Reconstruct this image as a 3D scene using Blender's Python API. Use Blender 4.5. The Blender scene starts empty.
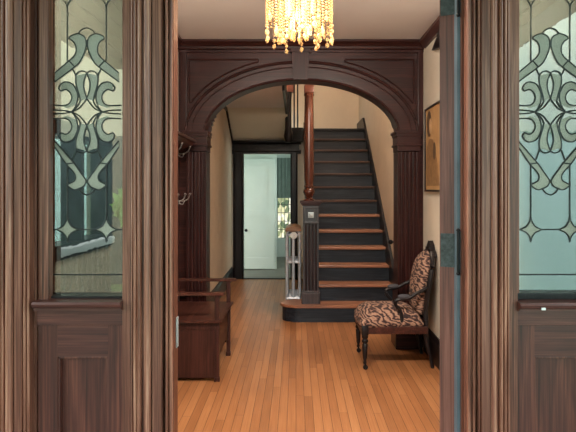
import bpy, bmesh, math, random
from mathutils import Vector, Matrix
random.seed(7)
PI = math.pi
S = bpy.context.scene
COL = S.collection
F, VX, VY, H = 570.0, 296.0, 189.0, 1.48      # focal length (px), vanishing point, eye height

def X(px, Z): return (px - VX) * Z / F
def HZ(py, Z): return H - (py - VY) * Z / F

# ------------------------------------------------------------------ materials
def nmat(name):
    m = bpy.data.materials.new(name); m.use_nodes = True
    nt = m.node_tree; b = nt.nodes['Principled BSDF']
    return m, nt, b
def setp(b, **k):
    for a, v in k.items():
        i = b.inputs.get(a.replace('_', ' '))
        if i is not None: i.default_value = v
def c4(c): return (c[0], c[1], c[2], 1)
def srgb(r, g, b):
    f = lambda v: (v/255/12.92) if v/255 <= .04045 else ((v/255+.055)/1.055)**2.4
    return (f(r), f(g), f(b))
def ramp(nt, fac, stops):
    r = nt.nodes.new('ShaderNodeValToRGB')
    while len(r.color_ramp.elements) < len(stops): r.color_ramp.elements.new(.5)
    for e, (p, c) in zip(r.color_ramp.elements, stops): e.position = p; e.color = c4(c)
    nt.links.new(fac, r.inputs[0]); return r.outputs[0]
def mapping(nt, scale, rot=(0,0,0)):
    tc = nt.nodes.new('ShaderNodeTexCoord'); mp = nt.nodes.new('ShaderNodeMapping')
    mp.inputs['Scale'].default_value = scale; mp.inputs['Rotation'].default_value = rot
    nt.links.new(tc.outputs['Object'], mp.inputs['Vector']); return mp.outputs[0]
def noise(nt, vec, scale=1, detail=5, rough=.6, dist=0):
    n = nt.nodes.new('ShaderNodeTexNoise')
    for k, v in (('Scale', scale), ('Detail', detail), ('Roughness', rough), ('Distortion', dist)): n.inputs[k].default_value = v
    nt.links.new(vec, n.inputs['Vector']); return n.outputs['Fac']
def bump(nt, b, h, strength, dist=.002):
    bp = nt.nodes.new('ShaderNodeBump'); bp.inputs['Strength'].default_value = strength; bp.inputs['Distance'].default_value = dist
    nt.links.new(h, bp.inputs['Height']); nt.links.new(bp.outputs[0], b.inputs['Normal'])
def wood(name, dark, mid, light, axis='z', fine=110, rough=.42, coat=.15, bs=.4, spec=.5):
    m, nt, b = nmat(name)
    s = {'x': (2.2, fine, fine), 'y': (fine, 2.2, fine), 'z': (fine, fine, 2.2)}[axis]
    f1 = noise(nt, mapping(nt, s), 1, 4, .65, .8)
    s2 = tuple(v*.12 if v > 5 else 1.1 for v in s)
    f2 = noise(nt, mapping(nt, s2), 1, 3, .5, 1.5)
    mx = nt.nodes.new('ShaderNodeMath'); mx.operation = 'MULTIPLY_ADD'; mx.inputs[1].default_value = .6
    ad = nt.nodes.new('ShaderNodeMath'); ad.operation = 'MULTIPLY'; ad.inputs[1].default_value = .4
    nt.links.new(f2, ad.inputs[0]); nt.links.new(f1, mx.inputs[0]); nt.links.new(ad.outputs[0], mx.inputs[2])
    nt.links.new(ramp(nt, mx.outputs[0], [(.36, dark), (.5, mid), (.63, light)]), b.inputs['Base Color'])
    setp(b, Roughness=rough, Coat_Weight=coat, Coat_Roughness=.2, Specular_IOR_Level=spec)
    bump(nt, b, f1, bs, .0015); return m
def plain(name, c, rough=.5, metal=0, var=.12, scale=6, bs=0, coat=0):
    m, nt, b = nmat(name)
    f = noise(nt, mapping(nt, (scale,)*3), 1, 5, .6)
    lo = tuple(v*(1-var) for v in c); hi = tuple(min(1, v*(1+var)) for v in c)
    nt.links.new(ramp(nt, f, [(.3, lo), (.7, hi)]), b.inputs['Base Color'])
    setp(b, Roughness=rough, Metallic=metal, Coat_Weight=coat)
    if bs: bump(nt, b, f, bs, .003)
    return m
def emit(name, c, s):
    m, nt, b = nmat(name); setp(b, Base_Color=c4((.02,)*3), Emission_Color=c4(c), Emission_Strength=s); return m
M = {}
M['oak'] = wood('weathered_oak', (.050,.016,.010), (.15,.050,.030), (.32,.135,.088), 'z', 170, .38, .12, .35)
M['oak_h'] = wood('weathered_oak_horizontal', (.036,.010,.008), (.080,.022,.016), (.15,.047,.034), 'x', 170, .4, .1, .3)
M['oak_panel'] = wood('panel_oak', (.034,.009,.006), (.082,.022,.015), (.16,.048,.030), 'z', 120, .4, .1, .3)
M['oak_bead'] = wood('light_oak_bead', (.085,.028,.017), (.25,.092,.057), (.52,.265,.18), 'z', 170, .36, .12, .3)  # lighter oak tone for the moulding beads
M['jamb_oak'] = wood('jamb_oak', (.06,.018,.010), (.13,.040,.023), (.22,.080,.045), 'z', 110, .45, .05, .3, .3)
M['oak_gold'] = wood('golden_oak', (.22,.09,.035), (.40,.19,.08), (.58,.30,.14), 'z', 90, .4, .3, .2)
M['mahog'] = wood('dark_red_wood', (.012,.0032,.0030), (.027,.0068,.0060), (.052,.015,.012), 'z', 90, .36, .03, .15, .25)
M['mahog_x'] = wood('dark_red_wood_horizontal', (.012,.0034,.0031), (.028,.0072,.0062), (.055,.016,.013), 'x', 90, .36, .03, .15, .25)
M['mahog_y'] = wood('dark_red_wood_lengthwise', (.018,.0055,.005), (.045,.014,.0105), (.085,.028,.021), 'y', 90, .34, .1, .15, .35)
M['redwood'] = wood('polished_red_wood', (.035,.009,.005), (.075,.019,.010), (.14,.042,.022), 'z', 60, .24, .3, .1, .4)
M['black_wood'] = wood('near_black_wood', (.0035,.003,.0035), (.007,.0055,.007), (.016,.012,.013), 'z', 60, .36, .05, .2, .3)
M['newel_wood'] = wood('newel_dark_wood', (.010,.006,.007), (.022,.014,.016), (.048,.033,.035), 'z', 60, .3, .15, .2, .5)
M['riser'] = wood('dark_painted_riser', (.006,.008,.013), (.013,.018,.026), (.030,.038,.050), 'x', 50, .45, .0, .2, .3)
M['tread'] = wood('worn_tread_wood', (.15,.058,.028), (.30,.125,.065), (.45,.21,.12), 'x', 80, .4, .2, .2)
M['bench'] = wood('bench_wood', (.025,.007,.005), (.055,.016,.010), (.10,.032,.020), 'y', 70, .35, .1, .2, .4)
M['bench_z'] = wood('bench_wood_upright', (.018,.006,.005), (.038,.012,.009), (.07,.024,.018), 'z', 70, .4, .05, .2, .3)
M['door'] = wood('front_door_wood', (.07,.022,.015), (.155,.050,.034), (.26,.10,.07), 'z', 120, .5, .1, .4)
M['plaster'] = plain('warm_plaster', (.60,.49,.37), .85, 0, .05, 3, .1)
M['plaster_front'] = plain('cream_plaster', (.66,.60,.50), .85, 0, .04, 3, .1)
M['plaster_back'] = plain('pale_back_plaster', (.74,.72,.64), .85, 0, .04, 3, .1)
M['ceil'] = plain('ceiling_paint', (.70,.69,.71), .9, 0, .03, 2, .05)
M['mint'] = plain('pale_green_paint', (.66,.72,.67), .5, 0, .03, 3)
M['iron'] = plain('black_iron', (.012,.012,.014), .35, .6, .2, 40)
M['bronze'] = plain('dark_bronze', (.055,.065,.065), .6, .3, .5, 60, .3)
M['jamb_blue'] = plain('blue_grey_painted_edge', (.10,.14,.17), .4, .2, .25, 8)
M['came'] = plain('lead_came', (.07,.08,.08), .45, .7, .3, 80)
M['silver'] = plain('silver_radiator_paint', (.52,.57,.63), .35, .25, .15, 12)
M['brass'] = plain('aged_brass', (.45,.30,.13), .35, .9, .2, 20)
M['steel'] = plain('pale_steel', (.45,.52,.54), .4, .5, .15, 20)
M['hook'] = plain('dull_steel', (.20,.18,.17), .3, .8, .2, 30)
M['clay'] = plain('glazed_red_block', (.17,.055,.035), .35, 0, .25, 30)
M['shelfwood'] = plain('radiator_shelf_wood', (.26,.13,.06), .4, 0, .2, 20)
M['porch_ceiling'] = plain('porch_ceiling_grey', (.05,.06,.065), .6, 0, .1, 3)
M['white'] = plain('white_paint', (.75,.77,.76), .5, 0, .03, 3)
M['aqua'] = plain('aqua_siding', (.60,.80,.80), .7, 0, .04, .5)
M['beige_house'] = plain('beige_siding', (.66,.63,.47), .7, 0, .05, .5)
M['glass_dark'] = plain('dark_house_window', (.05,.07,.09), .2, 0, .1, 3)
M['mint_siding'] = plain('pale_mint_siding', (.78,.88,.80), .7, 0, .03, .5)
M['slate'] = plain('slate_blue_slab', (.07,.10,.105), .7, 0, .3, 2)
M['leaf'] = plain('green_foliage', (.22,.42,.14), .8, 0, .5, 4)
M['lawn'] = plain('lawn', (.10,.17,.07), .9, 0, .3, 1)
M['grey_dark'] = plain('dark_grey_body', (.06,.08,.09), .4, 0, .1, 3)
M['grass_floor'] = plain('porch_boards', (.16,.16,.16), .6, 0, .1, 3)

def mat_floor():
    m, nt, b = nmat('oak_strip_floor')
    def mth(op, a, bb=None, c=None):
        n = nt.nodes.new('ShaderNodeMath'); n.operation = op
        for i, v in enumerate((a, bb, c)):
            if v is None: continue
            if isinstance(v, (int, float)): n.inputs[i].default_value = v
            else: nt.links.new(v, n.inputs[i])
        return n.outputs[0]
    def white(x, y):
        cb = nt.nodes.new('ShaderNodeCombineXYZ'); nt.links.new(x, cb.inputs[0])
        if y is not None: nt.links.new(y, cb.inputs[1])
        wn = nt.nodes.new('ShaderNodeTexWhiteNoise'); wn.noise_dimensions = '2D'; nt.links.new(cb.outputs[0], wn.inputs['Vector']); return wn.outputs['Value']
    tc = nt.nodes.new('ShaderNodeTexCoord'); sp = nt.nodes.new('ShaderNodeSeparateXYZ'); nt.links.new(tc.outputs['Object'], sp.inputs[0])
    u = mth('DIVIDE', sp.outputs['X'], .057); row = mth('FLOOR', u); fu = mth('FRACT', u)
    v = mth('ADD', mth('DIVIDE', sp.outputs['Y'], 1.5), mth('MULTIPLY', white(row, None), 7.3)); pl = mth('FLOOR', v); fv = mth('FRACT', v)
    rnd = white(row, pl)
    gap = mth('MAXIMUM', mth('GREATER_THAN', mth('ABSOLUTE', mth('SUBTRACT', fu, .5)), .466), mth('GREATER_THAN', mth('ABSOLUTE', mth('SUBTRACT', fv, .5)), .4988))
    g = noise(nt, mapping(nt, (120, 2.5, 1)), 1, 4, .6, .6)
    w = noise(nt, mapping(nt, (1.2, .8, 1)), 1, 4, .6, .3)
    f = mth('MULTIPLY_ADD', rnd, .22, mth('MULTIPLY_ADD', g, .38, mth('MULTIPLY', w, .40)))
    col = ramp(nt, f, [(.25, (.20,.080,.030)), (.5, (.37,.155,.060)), (.75, (.52,.25,.105))])
    mx = nt.nodes.new('ShaderNodeMix'); mx.data_type = 'RGBA'; mx.blend_type = 'MIX'
    nt.links.new(mth('MULTIPLY', gap, .7), mx.inputs[0]); nt.links.new(col, mx.inputs[6]); mx.inputs[7].default_value = (.06,.022,.010,1)
    nt.links.new(mx.outputs[2], b.inputs['Base Color'])
    nt.links.new(mth('MULTIPLY_ADD', w, .25, .25), b.inputs['Roughness'])
    bump(nt, b, mth('SUBTRACT', mth('MULTIPLY', g, .2), gap), .3, .001)
    return m
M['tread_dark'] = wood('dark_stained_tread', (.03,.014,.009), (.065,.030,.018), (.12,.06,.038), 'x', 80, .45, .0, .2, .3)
M['floor'] = mat_floor()
def mat_glass(name, fac, tint, rough, bs=0, ns=60):
    m, nt, b = nmat(name); nt.nodes.remove(b)
    out = nt.nodes['Material Output']
    t = nt.nodes.new('ShaderNodeBsdfTransparent'); t.inputs[0].default_value = c4(tint)
    g = nt.nodes.new('ShaderNodeBsdfGlossy'); g.inputs['Roughness'].default_value = rough; g.inputs['Color'].default_value = (1,1,1,1)
    ge = nt.nodes.new('ShaderNodeNewGeometry'); dp = nt.nodes.new('ShaderNodeVectorMath'); dp.operation = 'DOT_PRODUCT'
    nt.links.new(ge.outputs['Incoming'], dp.inputs[0]); nt.links.new(ge.outputs['Normal'], dp.inputs[1])
    def mth(op, a, b_, c=0):
        n = nt.nodes.new('ShaderNodeMath'); n.operation = op
        for i, v in enumerate((a, b_, c)):
            if isinstance(v, (int, float)): n.inputs[i].default_value = v
            else: nt.links.new(v, n.inputs[i])
        return n
    inv = mth('SUBTRACT', 1, mth('ABSOLUTE', dp.outputs['Value'], 0).outputs[0])      # Schlick reflectance, alike on both faces
    fr = mth('MULTIPLY_ADD', mth('POWER', inv.outputs[0], 5).outputs[0], 1-fac, fac)
    mx = nt.nodes.new('ShaderNodeMixShader')
    nt.links.new(fr.outputs[0], mx.inputs[0]); nt.links.new(t.outputs[0], mx.inputs[1]); nt.links.new(g.outputs[0], mx.inputs[2])
    nt.links.new(mx.outputs[0], out.inputs[0])
    f = noise(nt, mapping(nt, (ns,)*3), 1, 3, .6)
    if bs:
        bp = nt.nodes.new('ShaderNodeBump'); bp.inputs['Strength'].default_value = bs; bp.inputs['Distance'].default_value = .002
        nt.links.new(f, bp.inputs['Height']); nt.links.new(bp.outputs[0], g.inputs['Normal'])
    return m
M['glass'] = mat_glass('antique_glass', .17, (.44,.49,.47), 0.0, .05, 14)
def mat_pebble():
    m, nt, b = nmat('granite_texture_glass')
    f = noise(nt, mapping(nt, (380,)*3), 1, 2, .5)
    nt.links.new(ramp(nt, f, [(.35, (.20,.21,.16)), (.65, (.58,.59,.49))]), b.inputs['Base Color'])
    setp(b, Roughness=.35, Specular_IOR_Level=.8); b.inputs['Transmission Weight'].default_value = .2
    bump(nt, b, f, .6, .002); return m
M['pebble'] = mat_pebble()
def mat_fabric():
    m, nt, b = nmat('animal_stripe_fabric')
    w = nt.nodes.new('ShaderNodeTexWave'); w.inputs['Scale'].default_value = 5; w.inputs['Distortion'].default_value = 14; w.inputs['Detail'].default_value = 4; w.inputs['Detail Scale'].default_value = 1.6
    nt.links.new(mapping(nt, (1.2, .9, 2.6), (.3,.5,.2)), w.inputs['Vector'])
    nt.links.new(ramp(nt, w.outputs['Fac'], [(.10, (.025,.012,.013)), (.34, (.09,.045,.038)), (.58, (.22,.125,.088)), (.97, (.34,.205,.145))]), b.inputs['Base Color'])
    setp(b, Roughness=.9); bump(nt, b, w.outputs['Fac'], .3, .003); return m
M['fabric'] = mat_fabric()
def mat_bead():
    m, nt, b = nmat('crystal_bead')
    setp(b, Base_Color=(.80,.55,.26,1), Roughness=.06, IOR=1.5, Specular_IOR_Level=1.0); b.inputs['Transmission Weight'].default_value = .6
    b.inputs['Subsurface Weight'].default_value = 0
    return m
M['bead'] = mat_bead()
M['bulb'] = emit('warm_bulb', (1,.74,.40), 2.5)
M['leaded_glow'] = None

# ------------------------------------------------------------------ mesh helpers
def BM(): return bmesh.new()
def box(bm, x0, x1, y0, y1, z0, z1, bev=0):
    r = bmesh.ops.create_cube(bm, size=1)['verts']
    for v in r: v.co = Vector(((x0+x1)/2 + v.co.x*(x1-x0), (y0+y1)/2 + v.co.y*(y1-y0), (z0+z1)/2 + v.co.z*(z1-z0)))
    if bev:
        es = list({e for v in r for e in v.link_edges})
        bmesh.ops.bevel(bm, geom=es, offset=bev, segments=2, affect='EDGES', profile=.6)
    return bm
def prism(bm, pts, axis, a, b):
    """pts in the plane normal to the axis; extrude a..b.  axis z:(x,y)  y:(x,z)  x:(y,z)"""
    def mk(p, t): return {'z': (p[0], p[1], t), 'y': (p[0], t, p[1]), 'x': (t, p[0], p[1])}[axis]
    v0 = [bm.verts.new(mk(p, a)) for p in pts]; v1 = [bm.verts.new(mk(p, b)) for p in pts]
    n = len(pts); bm.faces.new(v0); bm.faces.new(v1[::-1])
    for i in range(n): bm.faces.new((v0[i], v0[(i+1) % n], v1[(i+1) % n], v1[i]))
    bmesh.ops.recalc_face_normals(bm, faces=bm.faces[:]); return bm
def lathe(bm, prof, cx, cy, seg=24, sx=1, sy=1):
    rings = []
    for r, z in prof:
        rings.append([bm.verts.new((cx + r*sx*math.cos(2*PI*i/seg), cy + r*sy*math.sin(2*PI*i/seg), z)) for i in range(seg)])
    for a, b in zip(rings, rings[1:]):
        for i in range(seg): bm.faces.new((a[i], a[(i+1) % seg], b[(i+1) % seg], b[i]))
    bm.faces.new(rings[0][::-1]); bm.faces.new(rings[-1])
    bmesh.ops.recalc_face_normals(bm, faces=bm.faces[:]); return bm
def tube(bm, pts, rad, seg=8, closed=False, flat=1):
    pts = [Vector(p) for p in pts]; n = len(pts); rings = []
    up = Vector((0,0,1))
    for i, p in enumerate(pts):
        if closed: t = pts[(i+1) % n] - pts[i-1]
        else: t = pts[min(i+1, n-1)] - pts[max(i-1, 0)]
        t.normalize()
        ref = up if abs(t.z) < .95 else Vector((0,1,0))
        u = t.cross(ref).normalized(); w = u.cross(t).normalized()
        r = rad[i] if isinstance(rad, (list, tuple)) else rad
        rings.append([bm.verts.new(p + u*r*math.cos(2*PI*k/seg) + w*r*flat*math.sin(2*PI*k/seg)) for k in range(seg)])
    m = n if closed else n-1
    for i in range(m):
        a, b = rings[i], rings[(i+1) % n]
        for k in range(seg): bm.faces.new((a[k], a[(k+1) % seg], b[(k+1) % seg], b[k]))
    if not closed: bm.faces.new(rings[0][::-1]); bm.faces.new(rings[-1])
    bmesh.ops.recalc_face_normals(bm, faces=bm.faces[:]); return bm
def ball(bm, c, r, seg=12, s=(1,1,1)):
    v = bmesh.ops.create_uvsphere(bm, u_segments=seg, v_segments=max(6, seg*2//3), radius=r)['verts']
    for a in v: a.co = Vector((a.co.x*s[0]+c[0], a.co.y*s[1]+c[1], a.co.z*s[2]+c[2]))
    return bm
def smooth_pts(pts, n=4):
    P = [Vector(p) for p in pts]; out = []
    for i in range(len(P)-1):
        p0, p1, p2, p3 = P[max(i-1,0)], P[i], P[i+1], P[min(i+2, len(P)-1)]
        for k in range(n):
            t = k/n
            out.append(.5*((2*p1) + (p2-p0)*t + (2*p0-5*p1+4*p2-p3)*t*t + (3*p1-p0-3*p2+p3)*t**3))
    out.append(P[-1]); return out
def off(parent):
    v = Vector((0,0,0))
    while parent is not None: v += parent.location; parent = parent.parent
    return v
def obj(name, bm, mat, parent=None, origin=None, smooth=False):
    me = bpy.data.meshes.new(name)
    o = bpy.data.objects.new(name, me); COL.objects.link(o)
    o.parent = parent
    d = off(parent)
    if parent is None and origin is not None: d = Vector(origin); o.location = d
    bmesh.ops.translate(bm, verts=bm.verts[:], vec=-d)
    if smooth:
        for f in bm.faces: f.smooth = True
    bm.to_mesh(me); bm.free()
    for m in (mat if isinstance(mat, (list, tuple)) else [mat]): me.materials.append(m)
    if smooth and smooth != 'all':
        try: me.set_sharp_from_angle(angle=R(40))
        except Exception: pass
    return o
def R(d): return math.radians(d)
def tag(o, label, cat, group=None):
    o['label'] = label; o['category'] = cat
    if group: o['group'] = group
    return o
def thing(name, loc, label, cat, group=None):
    o = bpy.data.objects.new(name, None); COL.objects.link(o); o.location = loc; o.empty_display_size = .1
    return tag(o, label, cat, group)
def struct(name, bm, mat, smooth=False):
    o = obj(name, bm, mat, smooth=smooth); o['kind'] = 'structure'; return o
def lab(o, l): o['label'] = l; return o

# ================================================================== SETTING
ZF = 2.0                        # face of the front door surround
ZA0, ZA1 = 5.30, 5.50           # arch
XL, XR = -1.10, 1.19            # vestibule side walls
HL, HR = -1.05, 1.143           # hall walls
CF, CH = 2.86, 2.70             # ceilings
Z0, RT, RH = 6.33, .25, .19     # stairs
ZD = 9.37                       # back doorway wall

bm = BM(); box(bm, -1.7, 1.0, ZD+.05, 12.6, 0, .006); struct('floor', bm, plain('grey_brown_back_floor', (.13,.12,.10), .5, 0, .2, 5))
bm = BM(); box(bm, -1.6, 1.6, 2.02, 13.2, -.1, 0); struct('floor', bm, M['floor'])
bm = BM(); box(bm, XL-.12, XR+.12, 2.12, ZA1+.1, CF, CF+.1)
struct('ceiling', bm, M['ceil'])
bm = BM()
box(bm, HL-.1, HR+.1, ZA1+.022, 6.62, CH, CH+.1)
box(bm, HL-.1, -.13, 6.62, 8.55, CH, CH+.1)
o = struct('ceiling', bm, M['ceil'])
bm = BM(); prism(bm, [(8.55, CH), (8.55, CH+.1), (ZD+.02, 2.40), (ZD+.02, 2.26)], 'x', HL-.05, -.13)
struct('ceiling', bm, M['plaster_back'])
WY0, WY1, WZ0, WZ1 = 2.50, 3.32, 1.20, 1.75
bm = BM(); box(bm, XL-.12, XL, 2.12, WY0, 0, CF); box(bm, XL-.12, XL, WY1, ZA1, 0, CF); box(bm, XL-.12, XL, WY0, WY1, 0, WZ0); box(bm, XL-.12, XL, WY0, WY1, WZ1, CF); box(bm, HL-.15, HL, ZA1, ZD, 0, CH+.1)
wl = struct('wall_left', bm, [M['plaster_front']])
wl.data.materials.append(M['plaster'])
for f in wl.data.polygons:
    if f.center.y > ZA1-.01: f.material_index = 1
bm = BM(); box(bm, XR, XR+.12, 2.12, ZA1, 0, CF); box(bm, HR, HR+.15, ZA1, 10.6, 0, 5.0)
wr = struct('wall_right', bm, [M['plaster_front']])
wr.data.materials.append(M['plaster'])
for f in wr.data.polygons:
    if f.center.y > ZA1-.01: f.material_index = 1
w4 = struct('window_4', box(BM(), XL-.07, XL-.066, WY0, WY1, WZ0, WZ1), mat_glass('clear_glass', .04, (.9,.95,.93), 0.0))
bm = BM()
for y0_, y1_, z0_, z1_ in ((WY0-.05, WY0+.02, WZ0-.05, WZ1+.05), (WY1-.02, WY1+.05, WZ0-.05, WZ1+.05), (WY0, WY1, WZ0-.05, WZ0+.02), (WY0, WY1, WZ1-.02, WZ1+.05), (2.88, 2.92, WZ0, WZ1)): box(bm, XL-.09, XL+.015, y0_, y1_, z0_, z1_)
obj('window_frame', bm, M['black_wood'], w4)
# front wall: exterior wall around the door surround
bm = BM()
box(bm, -5, X(0,ZF)-.17, 2.0, 2.2, -.4, 5); box(bm, XR+.02, 5, 2.0, 2.2, -.4, 5); box(bm, X(0,ZF)-.17, XR+.02, 2.0, 2.2, 2.5, 5)
struct('wall_front', bm, M['beige_house'])
# back doorway wall
dx0, dx1, dzt = X(243.5, ZD), X(290.5, ZD), HZ(154, ZD)
bm = BM()
box(bm, HL, dx0, ZD, ZD+.1, 0, 2.4); box(bm, dx1, .24, ZD, ZD+.1, 0, 2.3); box(bm, dx0, dx1, ZD, ZD+.1, dzt, 2.4)
struct('wall_back', bm, M['plaster_back'])
# stairwell upper walls
bm = BM(); box(bm, -.30, HR+.05, 10.4, 10.5, 2.3, 5.0); struct('wall_back', bm, M['plaster'])
bm = BM(); box(bm, -.45, -.35, 5.53, 10.5, CH+.1, 5.0); box(bm, -.35, HR-.001, 5.53, 5.6, CH+.1, 5.0); struct('wall_left', bm, M['plaster'])
bm = BM(); box(bm, -.45, HR+.1, 5.4, 10.5, 5.0, 5.1); struct('ceiling', bm, M['ceil'])
# picture rails / crown
bm = BM()
for a, b_, xx in ((2.13, ZA0-.06, XR),):
    prism(bm, [(xx, CF), (xx-.05, CF), (xx-.055, CF-.03), (xx-.02, CF-.085), (xx, CF-.09)], 'y', a, b_)
struct('trim_1', bm, M['mahog_y'])
bm = BM(); prism(bm, [(XL, CF), (XL+.05, CF), (XL+.055, CF-.03), (XL+.02, CF-.085), (XL, CF-.09)], 'y', 2.13, ZA0-.06)
struct('trim_2', bm, M['mahog_y'])
bm = BM(); box(bm, HL, HL+.022, ZA1+.06, 8.56, CH-.055, CH)
prism(bm, [(8.53, CH), (8.53, CH-.055), (ZD-.02, 2.225), (ZD-.02, 2.28)], 'x', HL, HL+.022)
struct('trim_3', bm, M['black_wood'])
# baseboards
def baseb(name, xx, s, a, b_, h=.235):
    bm = BM(); prism(bm, [(xx, 0), (xx+s*.022, 0), (xx+s*.022, h-.04), (xx+s*.012, h-.02), (xx+s*.012, h), (xx, h)], 'y', a, b_)
    return struct(name, bm, M['black_wood'])
baseb('baseboard_right', XR, -1, 2.25, ZA0-.09); baseb('baseboard_left', HL, 1, ZA1+.07, ZD-.04, .21)
baseb('baseboard_left', XL, 1, 2.25, ZA0-.09)
bm = BM(); box(bm, -.2, HR-.035, 10.37, 10.398, 2.47, 2.56); struct('baseboard_back', bm, M['black_wood'])

# ---- back room beyond the doorway
bm = BM(); box(bm, -1.7, X(276.5,10.5), 10.5, 10.6, 0, 2.45); struct('wall_back', bm, M['mint'])
bm = BM(); box(bm, -1.75, -1.65, ZD+.1, 12.6, 0, 2.45); struct('wall_left', bm, M['mint'])
bm = BM(); box(bm, .95, 1.05, ZD+.1, 12.6, 0, 2.3); struct('wall_right', bm, M['mint'])
bm = BM(); box(bm, -1.75, 1.05, ZD+.02, 12.6, 2.41, 2.46); struct('ceiling', bm, M['mint'])
bm = BM(); wz = 12.4
wx0, wx1 = X(277.5, wz), X(292, wz); wzb, wzt = HZ(238, wz), HZ(160, wz)
box(bm, -1.7, wx0, wz, wz+.1, 0, 2.45); box(bm, wx1, 1.0, wz, wz+.1, 0, 2.45); box(bm, wx0, wx1, wz, wz+.1, 0, wzb); box(bm, wx0, wx1, wz, wz+.1, wzt, 2.45)
struct('wall_back', bm, M['mint'])
# leaded window with a drawn shade
mw, nt, b = nmat('leaded_window_daylight')
vor = nt.nodes.new('ShaderNodeTexVoronoi'); vor.inputs['Scale'].default_value = 1
nt.links.new(mapping(nt, (14, 14, 9)), vor.inputs['Vector'])
bw_ = nt.nodes.new('ShaderNodeRGBToBW'); nt.links.new(vor.outputs['Color'], bw_.inputs[0])
nt.links.new(ramp(nt, bw_.outputs[0], [(.25, (.10,.16,.08)), (.45, (.45,.5,.25)), (.6, (.9,.85,.5)), (.8, (1,1,.85))]), b.inputs['Emission Color'])
setp(b, Base_Color=(.05,.05,.05,1), Emission_Strength=1.1, Roughness=.2)
bm = BM(); box(bm, wx0, wx1, wz+.04, wz+.05, wzb, HZ(196, wz)); wn = struct('window_3', bm, mw)
bm = BM()
for i in range(5):
    t = wx0 + (wx1-wx0)*i/4; box(bm, t-.006, t+.006, wz+.02, wz+.04, wzb, HZ(196, wz))
for i in range(6):
    t = wzb + (HZ(196,wz)-wzb)*i/5; box(bm, wx0, wx1, wz+.02, wz+.04, t-.006, t+.006)
obj('window_lattice', bm, M['came'], wn)
bm = BM(); n = 14
pts = [(wx0-.03+(wx1-wx0+.06)*i/n, wz-.03+.012*math.sin(i*2.2)) for i in range(n+1)]
prism(bm, pts+[(p[0], p[1]+.01) for p in reversed(pts)], 'z', HZ(198,wz), HZ(158,wz))
tag(obj('window_curtain', bm, plain('grey_green_cloth', (.22,.27,.24), .9), origin=((wx0+wx1)/2, wz, HZ(198,wz))), 'grey-green curtain over the upper part of the small far window', 'curtain')
# white panelled door in the back room
DZ = 10.48
bm = BM(); a0, a1 = X(244.5,DZ)-.22, X(275.5,DZ)-.02; zt = 2.03
st = .095
def panel_door(bm, x0, x1, y0, y1, z0, z1, rails, stile):
    box(bm, x0, x0+stile, y0, y1, z0, z1); box(bm, x1-stile, x1, y0, y1, z0, z1)
    for r0, r1 in rails: box(bm, x0+stile, x1-stile, y0, y1, r0, r1)
    box(bm, x0+stile, x1-stile, y0+.014, y1-.004, z0+.01, z1-.01)
panel_door(bm, a0, a1, DZ-.05, DZ, .02, zt, [(.02,.22), (.98,1.09), (zt-.12, zt)], st)
d2 = struct('door_2', bm, M['mint'])
bm = BM(); ball(bm, (X(246.5,DZ), DZ-.085, HZ(230,DZ)), .028); tube(bm, [(X(246.5,DZ), DZ-.07, HZ(230,DZ)), (X(246.5,DZ), DZ-.04, HZ(230,DZ))], .012)
lab(obj('door_knob', bm, M['iron'], d2, smooth=True), 'small black door knob')
bm = BM(); box(bm, X(243,ZD)-.0, X(291,ZD), ZD-.03, ZD+.14, 0, .018, .004); struct('trim_4', bm, M['black_wood'])
bm = BM(); box(bm, -1.6, X(276.5,10.5), 10.47, 10.5, 0, .12); struct('baseboard_back', bm, M['mint'])
# doorway casing
bm = BM()
def casing(bm, px0, px1):
    x0, x1 = X(px0, ZD), X(px1, ZD); w = x1-x0
    prism(bm, [(x0, ZD), (x0, ZD-.035), (x0+w*.15, ZD-.045), (x0+w*.2, ZD-.028), (x0+w*.8, ZD-.028), (x0+w*.85, ZD-.045), (x1, ZD-.035), (x1, ZD+.1), (x0, ZD+.1) if w < 0 else (x1-.001, ZD)], 'z', 0, dzt+.02)
casing(bm, 233.3, 243.5); casing(bm, 290.5, 297.5)
x0, x1 = X(232.5, ZD), X(301, ZD); zt_, zm = HZ(141, ZD), HZ(152, ZD)
box(bm, x0, x1, ZD-.04, ZD, dzt, zm+.015); box(bm, x0, x1-.03, ZD-.035, ZD, zm, zt_-.04)
prism(bm, [(ZD, zt_), (ZD-.10, zt_), (ZD-.10, zt_-.025), (ZD-.05, zt_-.06), (ZD, zt_-.06)], 'x', x0, x1)
prism(bm, [(ZD, zm+.03), (ZD-.06, zm+.03), (ZD-.06, zm+.015), (ZD-.04, zm), (ZD, zm)], 'x', x0, x1)
struct('trim_5', bm, M['black_wood'])

# ---- porch outside (behind the camera)
bm = BM(); box(bm, -2.15, 2.15, -2.6, 2.0, 3.02, 3.1); 
for i in range(30):
    t = -2.1 + i*.145; box(bm, t-.006, t+.006, -2.55, 1.98, 3.008, 3.022)
for s in (-1, 1): box(bm, s*2.15-.14, s*2.15+.14, -2.6, 2.0, 2.93, 3.2)
box(bm, -2.3, 2.3, -2.74, -2.5, 2.93, 3.2)
struct('ceiling', bm, M['porch_ceiling'])
bm = BM(); box(bm, -2.3, 2.3, -2.7, 2.01, -.2, -.02); struct('floor', bm, M['grass_floor'])
bm = BM(); box(bm, -60, 60, -80, 2.0, -.9, -.8); struct('floor', bm, M['lawn'])

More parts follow.
